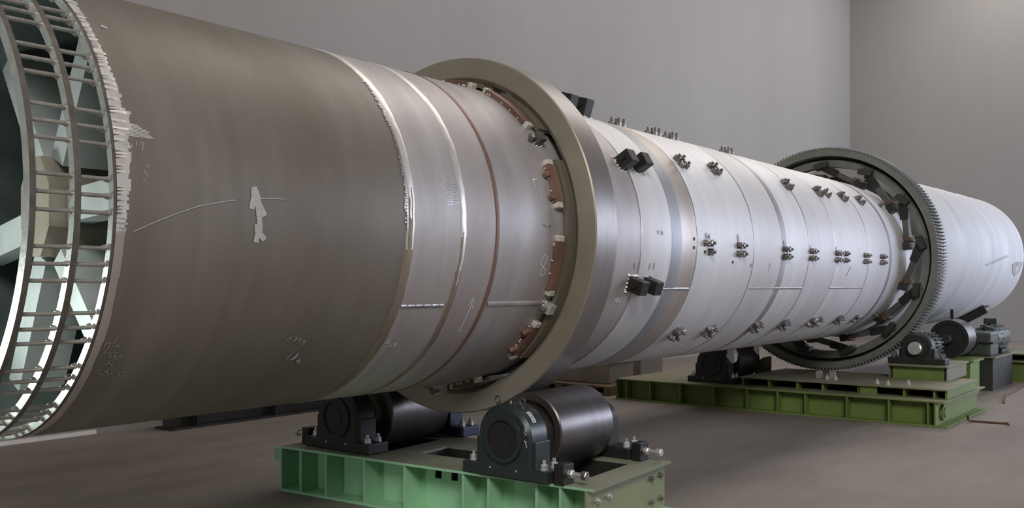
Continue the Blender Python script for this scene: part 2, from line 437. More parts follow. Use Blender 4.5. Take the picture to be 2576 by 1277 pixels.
def course(name, x0, x1, mat, r=1.0, label=None):
    o = MB().lathe([(x0, r), (x1, r)], n=200).build(name, mat, kiln)
    if label: o['label'] = label
    return o


# feed end: a thick brown shell, open at the left
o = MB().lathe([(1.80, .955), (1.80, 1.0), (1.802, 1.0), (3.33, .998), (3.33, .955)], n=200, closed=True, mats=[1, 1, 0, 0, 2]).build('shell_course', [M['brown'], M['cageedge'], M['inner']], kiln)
o['label'] = 'brown shell section at the open end'
course('shell_course', 3.36, 3.735, M['mauve'])
course('shell_course', 3.745, 4.02, M['mauve2'])
course('shell_course', 4.055, 5.30, M['tyreseat'])
course('shell_course', 5.30, 5.62, M['mauve2'])
course('shell_course', 5.622, 6.05, M['bright'], 1.002)
course('shell_course', 6.44, 7.50, M['bright2'])
course('shell_course', 7.503, 8.085, M['bright'], 1.003)
course('shell_course', 8.21, 8.77, M['bright2'])
course('shell_course', 8.773, 9.505, M['bright'], 1.002)
course('shell_course', 9.508, 10.58, M['bright2'])
course('shell_course', 10.583, 11.33, M['bright'], 1.002)
course('shell_course', 11.42, 12.3, M['bright2'], 1.0)
course('painted_band', 6.05, 6.20, M['greyband'], 1.003, 'bluish grey painted band')
course('stained_band', 6.20, 6.44, M['tan'], 1.0, 'tan stained band')
course('scuffed_band', 8.085, 8.21, M['dirt'], 1.0, 'dark scuffed band')
course('painted_band', 11.33, 11.42, M['greyband'], 1.003, 'bluish grey painted band')
# discharge drum beyond the gear
DZ0, DZ1 = .105, .187
b = MB(); b.smooth = True
n = 160
prof = [(12.42, 1.0), (12.45, 1.134), (13.2, 1.134), (13.21, 1.139), (13.3, 1.139), (13.31, 1.134), (14.6, 1.134), (14.61, 1.138), (14.7, 1.138), (14.71, 1.134), (16.2, 1.134), (16.21, 1.138), (16.3, 1.138), (16.31, 1.134), (17.6, 1.134), (17.61, 1.138), (17.7, 1.138), (17.71, 1.134), (19.0, 1.134), (19.0, .9)]
vs = []
for x, r in prof:
    cz = DZ0+(DZ1-DZ0)*(x-12.3)/6.7
    for i in range(n):
        t = 2*PI*i/n
        vs.append((x, -r*math.cos(t), cz+r*math.sin(t)))
fs = [(s*n+i, s*n+(i+1) % n, (s+1)*n+(i+1) % n, (s+1)*n+i) for s in range(len(prof)-1) for i in range(n)]
b.add(vs, fs)
b.build('discharge_drum', M['drum'], kiln)['label'] = 'pale drum section beyond the gear'


def drum_mark(path, w, name):
    b = MB(); vs = []
    for x, a, k in path:
        cz = DZ0+(DZ1-DZ0)*(x-12.3)/6.7
        for s in (-1, 1):
            t = R_(a)+s*w*k/2
            vs.append((x, -1.1405*math.cos(t), cz+1.1405*math.sin(t)))
    b.add(vs, [(2*i, 2*i+1, 2*i+3, 2*i+2) for i in range(len(path)-1)], True)
    b.build(name, M['dirt'], kiln)


drum_mark([(15.9, -9, .6), (16.3, -7, 1), (16.8, -4.5, 1.2), (17.4, -1.5, 1), (17.6, -.5, .5)], .035, 'scuff_mark')
drum_mark([(18.0, -9, .3), (18.2, -11, 1.3), (18.45, -12, 1.8), (18.7, -10, 1.2), (18.85, -7, .4)], .13, 'scuff_mark')



def weld_ring(name, x, w, mat, h=.006, wob=.002, n=240, label=None, ground=None):
    b = MB()
    vs = []; K = 7
    rnd = random.Random(int(x*100))
    ph = [rnd.random()*6.28 for _ in range(4)]
    for i in range(n):
        a = 2*PI*i/n
        dx = wob*(math.sin(9*a+ph[0])+.6*math.sin(23*a+ph[1])+.8*math.sin(51*a+ph[2]))
        for k in range(K):
            u = k/(K-1)*2-1
            r = 1.0-.002+h*math.sqrt(max(0, 1-u*u))*(1+.10*math.sin(75*a+k+ph[3]))
            vs.append((x+dx+u*w/2, -r*math.cos(a), r*math.sin(a)))
    fs = [(i*K+k, i*K+k+1, ((i+1) % n)*K+k+1, ((i+1) % n)*K+k) for i in range(n) for k in range(K-1)]
    b.add(vs, fs, True)
    if ground:
        for f in range(len(fs)):
            a = (360*(f//(K-1))/n+180) % 360-180
            b.m[f] = 0 if ground[0]+4*ph[f % (K-1) % 4]-12 < a < ground[1] else 1
    o = b.build(name, mat, kiln)
    if label: o['label'] = label
    return o


weld_ring('weld_seam', 3.352, .060, [M['weldbright'], M['dullweld']], .005, .002, ground=(-2, 95), label='bright ground weld next to the brown section')
weld_ring('weld_seam', 3.748, .060, [M['weldbright'], M['dullweld']], .005, .002, ground=(-12, 95), label='bright ground weld')
weld_ring('weld_seam', 4.037, .040, M['rustweld'], .006, .001, label='red brown weld')
for x in (5.621, 6.452, 7.502, 8.772, 9.507, 10.582):
    weld_ring('weld_seam', x, .022, M['seam'], .005, .0015)


def long_seam(x0, x1, ang, w=.02, mat='seam'):
    b = MB(); N = max(8, int((x1-x0)/.02)); vs = []
    for i in range(N+1):
        x = x0+(x1-x0)*i/N
        for k in range(5):
            u = k/2-1
            r = .999+.006*math.sqrt(max(0, 1-u*u))*(1+.25*math.sin(i*2.1+k))
            vs.append(pt(x, ang+math.degrees(u*w/2), r))
    b.add(vs, [(i*5+k, i*5+k+1, (i+1)*5+k+1, (i+1)*5+k) for i in range(N) for k in range(4)], True)
    return b.build('seam_bead', M[mat], kiln)


long_seam(3.38, 3.70, -26.4, .022)
long_seam(4.07, 4.60, -26.4, .040, 'mauve')
long_seam(5.66, 6.44, -21.4, .026)
long_seam(7.52, 8.76, -21.4, .022)
long_seam(9.52, 10.56, -21.4, .022)

# ground (bright, jagged) strip where the brown shell meets the bars
def jag_patch(name, xs, rows, mat, label=None, r=1.0015):
    """rows: list of (angle0, angle1, x1): grinder ticks side by side"""
    b = MB()
    for a0, a1, xe in rows:
        m = max(1, int(abs(a1-a0)/1.0))
        vs = []
        for i in range(m+1):
            a = a0+(a1-a0)*i/m
            vs += [pt(xs, a, r), pt(xe, a, r+.0004)]
        b.add(vs, [(2*i, 2*i+1, 2*i+3, 2*i+2) for i in range(m)], True)
    o = b.build(name, mat, kiln)
    if label: o['label'] = label
    return o


rows = []
rnd = random.Random(3)
a = -8.0
while a < 70:
    st = rnd.uniform(.45, .8)
    base = .047+.012*math.sin(a*.11)+(.02 if 14 < a < 19 else 0)
    rows.append((a, a+st, 1.80+base+rnd.uniform(-.006, .008)))
    a += st
for k in range(9):
    rows.append((13.2+k*.33, 13.45+k*.33, 1.90+.012*(8-k)*(.6+.4*rnd.random())+.004))
jag_patch('ground_strip', 1.801, rows, M['weldbright'], 'bright grinder marks along the drum edge')
rows = []
a = -88.
while a < -8:
    st = rnd.uniform(2, 5)
    rows.append((a, a+st, 1.835+rnd.uniform(-.003, .003)))
    a += st
jag_patch('edge_strip', 1.801, rows, M['tan'], 'tan bare strip along the lower drum edge')
rows = []
a = -3.
while a < 46:
    st = rnd.uniform(.5, 1.0)
    rows.append((a, a+st*.8, 3.324-rnd.uniform(.004, .022)))
    a += st
jag_patch('ground_strip', 3.330, rows, M['seam'])
rows = [(5+k*.8+rnd.uniform(0, .1), 5.25+k*.8, 3.70-rnd.uniform(.06, .10)) for k in range(9)]
jag_patch('ground_strip', 3.722, rows, M['seam'])

# barred cage at the open end: three flat rings and groups of three bars
def ring_plate(x0, x1, r0=.935, r1=1.0, faceted=False):
    b = MB()
    b.lathe([(x0, r1), (x1, r1), (x1, r0), (x0, r0)], n=144, closed=True, mats=[1, 0, 0, 0])
    return b.build('ring_plate', [M['cage'], M['cageedge']], kiln)


ring_plate(1.486, 1.508, .953)
ring_plate(1.643, 1.667, .962)
ring_plate(1.788, 1.800, .966)
rods = []
for g in range(24):
    for k in (-1, 0, 1):
        ang = -.3+15*g+3.7*k
        ang = (ang+180) % 360-180
        for xa, xb in ((1.505, 1.645), (1.660, 1.778)):
            rods.append((ang, xa, xb))
near = [q for q in rods if -72 < q[0] < 50]
near = sorted(near, key=lambda q: abs(q[0]))[:96]
rest = MB()
for q in rods:
    ang, xa, xb = q
    tgt = MB() if q in near else rest
    tgt.cyl(pt(xa, ang, .978), pt(xb, ang, .980), .0078, n=12)
    tgt.cyl(pt(xb-.012, ang, .975), pt(xb+.004, ang, .972), .0085, .013, n=10)
    if q in near: tgt.build('cage_bar', M['rod'], kiln)
tag(rest.build('cage_bar', M['rod'], kiln), kind='stuff')
# spider inside the drum
hubx0, hubx1 = 2.02, 2.36
b = MB(); vs = []
for x in (hubx0, hubx1):
    for i in range(8):
        t = PI/8+i*PI/4
        vs.append((x, .15*math.cos(t)+.13, .25*math.sin(t)+.03))
b.add(vs, [(i, (i+1) % 8, 8+(i+1) % 8, 8+i) for i in range(8)]+[list(range(8)), list(range(8, 16))], False)
b.build('spider_hub', M['hub'], kiln)


def brace(p0, p1, w, x0, x1, mat='brace'):
    p0 = Vector((0, *p0)); p1 = Vector((0, *p1))
    d = (p1-p0).normalized(); s = Vector((0, -d.z, d.y))*w/2
    b = MB()
    vs = [Vector((x, 0, 0))+q for x in (x0, x1) for q in (p0-s, p1-s, p1+s, p0+s)]
    b.add(vs, [(0, 1, 2, 3), (4, 7, 6, 5), (0, 4, 5, 1), (1, 5, 6, 2), (2, 6, 7, 3), (3, 7, 4, 0)], False)
    return b.build('spider_arm', M[mat], kiln)


brace((-.02, .03), (-.955, .10), .15, 2.10, 2.22)
brace((.25, -.03), (.955, -.16), .15, 2.10, 2.22)
brace((.04, .24), (-.30, .91), .12, 2.08, 2.30)
brace((.22, .24), (.56, .78), .12, 2.08, 2.30)
brace((.04, -.2), (-.50, -.82), .10, 2.08, 2.30)
brace((.20, -.2), (.48, -.83), .12, 2.08, 2.30)
# plate bulkhead behind the spider
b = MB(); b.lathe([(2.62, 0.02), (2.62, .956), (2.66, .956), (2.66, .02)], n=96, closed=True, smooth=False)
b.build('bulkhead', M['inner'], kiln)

# ------------------------------------------------------------------ studs with hex nuts, in fours
bolt_me = MB()
I4 = Matrix.Identity(4)
bolt_me.cyl((0, 0, -.003), (0, 0, .004), .031, n=20)
bolt_me.hexnut(I4, .047, .004, .037)
bolt_me.cyl((0, 0, .037), (0, 0, .058), .0125, n=14)
proto = bolt_me.build('stud_nut', M['bolt'])
PM = proto.data
bpy.data.objects.remove(proto)
clusters = []
for x in (7.22, 8.20, 8.85, 9.56, 10.47, 11.05): clusters.append((x, -2.4, 1))
for x in (6.60, 7.18, 8.75, 9.60, 10.34, 10.92): clusters.append((x, 39.0, 1))
for x in (6.66, 7.24, 8.20, 8.86, 9.63, 10.44, 11.06): clusters.append((x, -45.6, 1))
bolts = [(6.665, -.45), (6.585, -.45), (6.665, -4.35)]
for x, a0, _ in clusters:
    for dx in (-.038, .038):
        for da in (-1.95, 1.95): bolts.append((x+dx, a0+da))
bolts += [(9.80, -.45), (9.80, -4.35), (9.84, 40.5), (9.84, 37.2), (9.80, -43.5), (9.80, -47.2), (11.70, 39.), (11.66, -43.)]
extra = []
for x in (6.64, 7.24, 7.56, 8.72):
    for dx in (-.038, .038):
        for da in (-1.95, 1.95): extra.append((x+dx, 80.5+da))
for x, a0 in bolts[:100]:
    o = bpy.data.objects.new('stud_nut', PM); col.objects.link(o)
    o.parent = kiln
    Mx = frame(x, a0, 1.001); Mx.translation -= ORG[kiln.name]
    o.matrix_local = Mx @ Matrix.Rotation(random.random(), 4, 'Z')
b = MB()
for x, a0 in extra+bolts[100:]:
    Mx = frame(x, a0, 1.001)
    for z0, z1, r in ((-.003, .004, .031), (.037, .070, .0125)):
        b.cyl(Mx @ Vector((0, 0, z0)), Mx @ Vector((0, 0, z1)), r, n=14)
    b.hexnut(Mx, .047, .004, .037)
tag(b.build('stud_nut', M['bolt'], kiln), kind='stuff')
for x, a0 in ((6.40, .9), (6.40, -2.9), (6.583, -4.4)):
    MB().cyl(pt(x, a0, .995), pt(x, a0, 1.004), .013, n=16).build('bolt_hole', M['black'], kiln)

# ------------------------------------------------------------------ black lugs right of the riding ring
def weld_beads(M4, hx, hy, n, r=.011, seed=0):
    b = MB(); rn = random.Random(seed)
    for i in range(n):
        s = i/n*4
        k = int(s); u = (s-k)*2-1
        p = ((u*hx, hy), (hx, -u*hy), (-u*hx, -hy), (-hx, u*hy))[k]
        q = M4 @ Vector((p[0]+rn.uniform(-.006, .006), p[1]+rn.uniform(-.006, .006), 0))
        n3 = M4.to_3x3() @ Vector((0, 0, 1))
        b.cyl(q-n3*.004, q+n3*rn.uniform(.006, .014), r*rn.uniform(.9, 1.4), r*.4, n=8)
    return b


for ang in (-19.0, 30.5, 73.0):
    for x in ((5.515, 5.715) if ang < 60 else (5.66, 5.87)):
        Mx = frame(x+.055, ang, 1.0)
        b = MB()
        hx, hy, h = .052, .050, (.115 if ang < 60 else .14)
        b.bbox(-hx, hx, -hy, hy, -.01, h, .006, Mx)
        b.cyl(Mx @ Vector((-hx-.025, 0, h*.55)), Mx @ Vector((hx+.03, 0, h*.55)), .014, n=14)
        b.build('lug', M['black'], kiln)
        weld_beads(Mx, hx+.006, hy+.006, 18, seed=int(x*10)+int(ang)).build('weld_blob', M['weldbright'], kiln)

# ------------------------------------------------------------------ shims, keepers and stop blocks at the riding ring
for a0, a1 in ((-50, 25.), (38, 60), (69, 100), (-84, -66), (110, 170), (180, 240), (245, 270)):
    b = MB(); b.lathe([(4.665, 1.013), (4.665, 1.044), (5.06, 1.044), (5.06, 1.013)], a0, a1, 60, True)
    b.build('shim_pad', M['pad'], kiln)
b = MB(); b.lathe([(4.80, .999), (4.80, 1.0125), (4.98, 1.0125), (4.98, .999)], n=160, closed=True)  # black ring added to block light through the gap between the shims
b.build('light_block_band', M['black'], kiln)
for a0, a1 in ((9.5, 23.), (-21., -4.), (41.5, 63), (-49, -35.5), (-80, -70), (73, 84)):
    b = MB(); b.lathe([(4.575, .998), (4.575, 1.030), (4.58, 1.033), (4.652, 1.033), (4.652, .998)], a0, a1, 30, True)
    k = b.build('keeper_plate', M['copper'], kiln)
    for aa in (a0-1.0, a1+1.0):
        Mx = frame(4.615, aa, 1.0)
        MB().bbox(-.030, .030, -.020, .020, -.004, .036, .008, Mx).build('end_lug', M['weldbright'], k)
    bb = MB(); rn = random.Random(int(a0*7))
    for i in range(12):
        aa = a0+(a1-a0)*rn.random()
        p = pt(4.573+rn.choice((0, .082)), aa, 1.002); q = pt(4.573, aa, 1.018)
        bb.cyl(p, p+(q-p).normalized()*.012, .007, .003, n=7)
    bb.build('weld_blob', M['weldbright'], k)
for x, aa in ((4.56, 19.5), (4.57, 11.5), (4.56, -38.), (4.56, -46.5)):
    Mx = frame(x, aa, 1.0) @ Matrix.Rotation(R_(28), 4, 'Z')
    MB().bbox(-.028, .028, -.016, .016, -.004, .030, .007, Mx).build('side_lug', M['copper'], kiln)
for x, aa, mt in ((4.615, 33.6, 'spring'), (4.640, -27.6, 'lightblock'), (4.50, -82, 'lightblock')):
    Mx = frame(x, aa, 1.0)
    o = MB().bbox(-.030, .032, -.032, .032, -.006, .062, .004, Mx).build('stop_block', M[mt], kiln)
    b = MB(); b.cyl(Mx @ Vector((-.10, 0, .036)), Mx @ Vector((0, 0, .036)), .011, n=12)
    Mb = Mx @ Matrix.Translation((-.075, 0, .036)) @ Matrix.Rotation(-PI/2, 4, 'Y')
    b.hexnut(Mb, .034, 0, .022)
    b.build('jack_bolt', M['bolt'], o)
    weld_beads(Mx, .036, .036, 10, .008, 4).build('weld_blob', M['weldbright'], kiln)

# ------------------------------------------------------------------ chalk marks
def ribbon(b, path, w, r=1.0022):
    P = [Vector((x, R_(a))) for x, a in path]
    vs = []
    for i, p in enumerate(P):
        d = P[min(i+1, len(P)-1)]-P[max(i-1, 0)]
        if d.length == 0: d = Vector((1, 0))
        d.normalize(); s = Vector((-d.y, d.x))*w/2
        for q in (p-s, p+s): vs.append(pt(q.x, math.degrees(q.y), r))
    b.add(vs, [(2*i, 2*i+1, 2*i+3, 2*i+2) for i in range(len(P)-1)], True)


for nm, wd, strokes in CHALK:
    b = MB()
    for s in strokes: ribbon(b, s, wd)
    faint = nm in ('chalk_lettering', 'chalk_line', 'chalk_smear') or wd < .0046
    mt = M['pencil'] if nm.startswith('pencil') else (M['chalkfaint'] if faint else M['chalk'])
    if mt is not M['pencil'] and strokes[0][0][0] > 3.3: mt = M['chalkwhite']
    b.build(nm, mt, kiln)

# dark smears and drips on the bright plates
rn = random.Random(12)
for x, a, l, wd in ((5.845, 1.6, 1.6, .022), (5.90, 1.4, 1.5, .03), (6.60, 1.6, 2.4, .03), (6.645, 1.6, 1.8, .03), (7.18, 1.4, 3.2, .03), (8.16, 1.2, 2.6, .04), (8.18, -6.5, 3.4, .05),
                    (8.80, 1.0, 1.6, .03), (9.52, 1.0, 2.0, .03), (9.56, -7.2, 1.6, .02), (7.10, -9.0, 1.0, .03), (7.47, -10.5, 1.4, .03), (7.85, -12.0, 4.0, .012), (9.9, -14., 6.0, .012), (5.56, -12.8, 2.2, .02), (5.62, -12.8, 2.6, .018), (5.76, -12.8, 2.4, .022), (5.82, -12.9, 2.8, .016)):
    b = MB(); ribbon(b, [(x+rn.uniform(-.004, .004)+(.10 if l > 5 else 0)*k/6, a+l*k/6) for k in range(7)], wd, 1.0042)
    b.build('smear', M['smear'], kiln)
# ------------------------------------------------------------------ girth gear
gg = MB()
GX0, GX1, NT = 11.9, 12.2, 208
ri, ro, rt = 1.325, 1.400, 1.436
gg.lathe([(GX0, ri), (GX0, ro), (GX1, ro), (GX1, ri)], n=NT*2, closed=True, smooth=False)
for i in range(NT):
    a0 = 360*i/NT; d = 360/NT
    vs = []
    for x in (GX0, GX1):
        for aa, r in ((a0, ro-.001), (a0+.14*d, rt), (a0+.48*d, rt), (a0+.62*d, ro-.001)):
            vs.append(pt(x, aa, r))
    gg.add(vs, [(0, 1, 2, 3), (4, 7, 6, 5), (0, 4, 5, 1), (1, 5, 6, 2), (2, 6, 7, 3)], False)
gear = gg.build('girth_gear', M['gear'], kiln)
gear['label'] = 'grey toothed gear ring'
b = MB(); b.lathe([(12.00, 1.19), (12.00, 1.282), (12.06, 1.282), (12.06, 1.19)], n=160, closed=True, smooth=False)
b.build('inner_flange', M['gear'], gear)
b = MB(); b.lathe([(12.10, 1.19), (12.10, 1.33), (12.13, 1.33), (12.13, 1.19)], n=160, closed=True, smooth=False)
b.build('web_plate', M['geardark'], gear)
for i in range(13):
    a1 = 9+i*360/13
    # tangential spring plate from the flange down to the shell
    p0 = pt(0, a1, 1.04); p1 = pt(0, a1+30, 1.235)
    d = (p1-p0).normalized(); nrm = Vector((0, d.z, -d.y))
    if nrm.dot(p0) < 0: nrm = -nrm
    def flat(u0, u1, hw, x0, x1, nm, mt):
        q0 = p0+(p1-p0)*u0; q1 = p0+(p1-p0)*u1
        bb = MB(); vs = []
        for x in (x0, x1):
            for q in (q0, q1):
                for t in (-hw, hw): vs.append(Vector((x, 0, 0))+q+nrm*t)
        bb.add(vs, [(0, 1, 3, 2), (4, 6, 7, 5), (0, 4, 5, 1), (2, 3, 7, 6), (0, 2, 6, 4), (1, 5, 7, 3)], False)
        return bb.build(nm, M[mt], gear)
    flat(0, 1, .032, 11.97, 12.09, 'spring_plate', 'spring')
    flat(.5, .84, .048, 11.955, 11.972, 'spring_pad', 'black')
    Mx = frame(12.0, a1+27, 1.19)
    MB().bbox(-.10, .06, -.085, .085, -.02, .05, .006, Mx @ Matrix.Rotation(R_(-14), 4, 'X')).build('clamp_plate', M['geardark'], gear)
    Mx = frame(11.98, a1-1, 1.0)
    b = MB(); b.bbox(-.09, .09, -.045, .045, -.01, .085, .006, Mx)
    b.build('spring_bracket', M['black'] if i % 3 else M['geardark'], gear)
    Mx = frame(12.02, a1+2.5, 1.10)
    b = MB(); b.cyl(Mx @ Vector((-.14, 0, -.02)), Mx @ Vector((.14, 0, -.02)), .022, n=14)
    b.bbox(-.10, .11, -.02, .03, -.06, .0, .005, Mx)
    b.build('pin', M['rust'], gear)

# ------------------------------------------------------------------ riding ring
ring = MB()
prof = [(4.752, 1.047), (4.735, 1.065), (4.728, 1.075), (4.728, 1.199), (4.736, 1.207), (4.965, 1.207), (4.972, 1.199), (4.972, 1.047)]
ring.lathe(prof, n=220, closed=True, mats=[0, 0, 0, 0, 1, 0, 0, 0])
rr = ring.build('riding_ring', [M['tyre'], M['tyreband']], None, (4.85, 0, -1.207))
tag(rr, 'thick brownish steel riding ring round the drum above the light green base frame', 'ring')

# ------------------------------------------------------------------ bearings (pillow blocks)
def bolt_up(x, y, z, parent, mat='zinc', s=1.0, name='anchor_bolt'):
    b = MB(); Mx = Matrix.Translation((x, y, z))
    b.cyl((x, y, z), (x, y, z+.006*s), .026*s, n=16)
    b.hexnut(Mx, .040*s, .006*s, .034*s)
    b.cyl((x, y, z+.034*s), (x, y, z+.058*s), .011*s, n=12)
    return b.build(name, M[mat], parent)


def bearing(x, y, z, label, mat, front=-1, bolts='zinc', label_tag=False, detail=True, cz=.24, R=.205):
    """shaft runs along X; front = side that carries the round end cover"""
    t = empty('pillow_block_bearing', (x, y, z), label, 'bearing', 'pillow block bearings on the base frames')
    hx = .095
    out = [(-R, .0), (-R, cz-.02)]
    for i in range(25):
        a = PI-PI*i/24
        out.append((R*math.cos(a), cz+R*math.sin(a)))
    out += [(R, cz-.02), (R, 0)]
    b = MB(); vs = []; n = len(out)
    for xx, k in ((-hx, .93), (-hx+.02, 1.0), (hx-.02, 1.0), (hx, .93)):
        for q in out: vs.append((x+xx, y+q[0]*k, z+(q[1]-0)*(k if q[1] > .05 else 1)))
    fs = []
    for s in range(3):
        for i in range(n-1): fs.append((s*n+i, s*n+i+1, (s+1)*n+i+1, (s+1)*n+i))
    b.add(vs, fs, True)
    b.add(vs[:n], [list(range(n))], False); b.add(vs[3*n:], [list(range(n))], False)
    b.build('housing', M[mat], t)
    b = MB()
    b.bbox(x-hx-.005, x+hx+.005, y-.325, y+.325, z, z+.075, .010)
    for s in (-1, 1):
        b.bbox(x-hx+.02, x+hx-.02, y+s*(R+.010)-.012, y+s*(R+.010)+.012, z+.06, z+cz-.005, .006)
    b.build('base_foot', M[mat], t)
    fx = x+front*hx
    b = MB()
    prof = []
    for i in range(36):
        pass
    def ringface(r0, r1, x0, x1):
        N = 48; vs = []
        for xx, r in ((x0, r1), (x1, r1-.004), (x1, r0), (x0, r0)):
            for k in range(N):
                a = 2*PI*k/N; vs.append((xx, y+r*math.cos(a), z+cz-.005+r*math.sin(a)))
        b.add(vs, [(s*N+k, s*N+(k+1) % N, ((s+1) % 4)*N+(k+1) % N, ((s+1) % 4)*N+k) for s in range(3) for k in range(N)], True)
    ringface(.566*R, .712*R, fx-front*.004, fx+front*.016)
    b.build('cover_rim', M[mat], t)
    b = MB(); b.cyl((fx, y, z+cz-.005), (fx+front*.004, y, z+cz-.005), .57*R, n=40)
    b.cyl((fx, y, z+cz-.005), (fx+front*.008, y, z+cz-.005), .29*R, n=24)
    b.build('end_cover', M['black'], t)
    for s in (-1, 1):
        for xx in (-.05, .05):
            bolt_up(x+xx, y+s*.272, z+.075, t, bolts)
    if detail:
        for s in (-1, 1):
            b = MB(); c = Vector((x-.03, y+s*.095, z+cz+.205))
            b.tube([c+Vector((0, .020*math.cos(a), .022*math.sin(a)+.016)) for a in [2*PI*k/20 for k in range(20)]], .0052, 8, True)
            b.cyl(c-Vector((0, 0, .035)), c-Vector((0, 0, .004)), .009, n=10)
            b.build('eye_bolt', M['motor'], t)
        MB().cyl((x-.02, y, z+cz+.195), (x-.02, y, z+cz+.222), .006, .002, n=8).build('grease_nipple', M['zinc'], t)
        for s in (-1, 1):
            MB().cyl((fx, y+s*.10-.0, z+.055), (fx+front*.006, y+s*.10, z+.055), .007, n=10).build('plug', M['zinc'], t)
    if label_tag:
        # paper label bent over the top of the housing, and a chalk mark
        b = MB(); vs = []
        for i in range(9):
            a = R_(30+22*i/8)
            for xx in (-.035, .0):
                vs.append((x+xx, y-(R+.0015)*math.cos(a), z+cz+(R+.0015)*math.sin(a)))
        b.add(vs, [(2*i, 2*i+1, 2*i+3, 2*i+2) for i in range(8)], True)
        p = b.build('label', M['paper'], t)
        p['label'] = 'small white paper label'
        b = MB(); rn = random.Random(2)
        for i in range(12):
            a0 = R_(32+19*i/12); a1 = a0+R_(rn.uniform(.4, 1.1)); vs = []
            for a in (a0, a1):
                for xx in (-.028, -.010):
                    vs.append((x+xx, y-(R+.0024)*math.cos(a), z+cz+(R+.0024)*math.sin(a)))
            b.add(vs, [(0, 1, 3, 2)], False)
        b.build('print', M['ink'], p)
        b = MB()
        def mk(path):
            for (y0, z0), (y1, z1) in zip(path[:-1], path[1:]):
                b.cyl((fx+front*.001, y+y0, z+z0), (fx+front*.001, y+y1, z+z1), .003, n=6)
        mk([(-.160, .315), (-.175, .300), (-.158, .295), (-.176, .280), (-.160, .270)])
        mk([(-.160, .245), (-.178, .215)]); mk([(-.178, .240), (-.168, .228), (-.180, .205), (-.170, .200)])
        b.build('chalk_mark', M['chalk'], t)
    return t


TOP = -1.5
bearing(4.475, -.765, TOP, 'dark green bearing housing with small white label, in front of the near support roller', 'darkcast', label_tag=True)
bearing(4.475, .745, TOP, 'black bearing housing in deep shade at the far end of the light green base frame', 'darkcast2')
bearing(5.45, -.735, TOP, 'dark bearing foot half hidden behind the near support roller', 'darkcast2', 1, detail=False, R=.12)
bearing(5.45, .735, TOP, 'blue bearing housing behind the shaded roller on the light green base frame', 'blue', 1, detail=False, R=.15)


def roller(x0, x1, y, z, r, label, sh0, sh1):
    t = empty('support_roller', ((x0+x1)/2, y, z-r), label, 'roller', 'support rollers')
    b = MB()
    b.lathe([(x0+.03, .09), (x0+.03, r-.055), (x0, r-.05), (x0, r-.008), (x0+.008, r), (x1-.008, r), (x1, r-.008), (x1, r-.05), (x1-.03, r-.055), (x1-.03, .09)], n=96, cy=y, cz=z)
    b.build('roller_tyre', M['roller'], t)
    b = MB(); b.cyl((sh0, y, z), (sh1, y, z), .075, n=32); b.cyl((x0-.02, y, z), (x1+.02, y, z), .10, n=32)
    b.build('shaft', M['tyre'], t)
    return t


RZ = -1.261
roller(4.68, 5.28, -.735, RZ, .25, 'polished steel support roller in the open, right of the white-labelled bearing', 4.50, 5.45)
roller(4.68, 5.28, .735, RZ, .25, 'polished steel support roller in shade behind the black bearing housing', 4.50, 5.45)

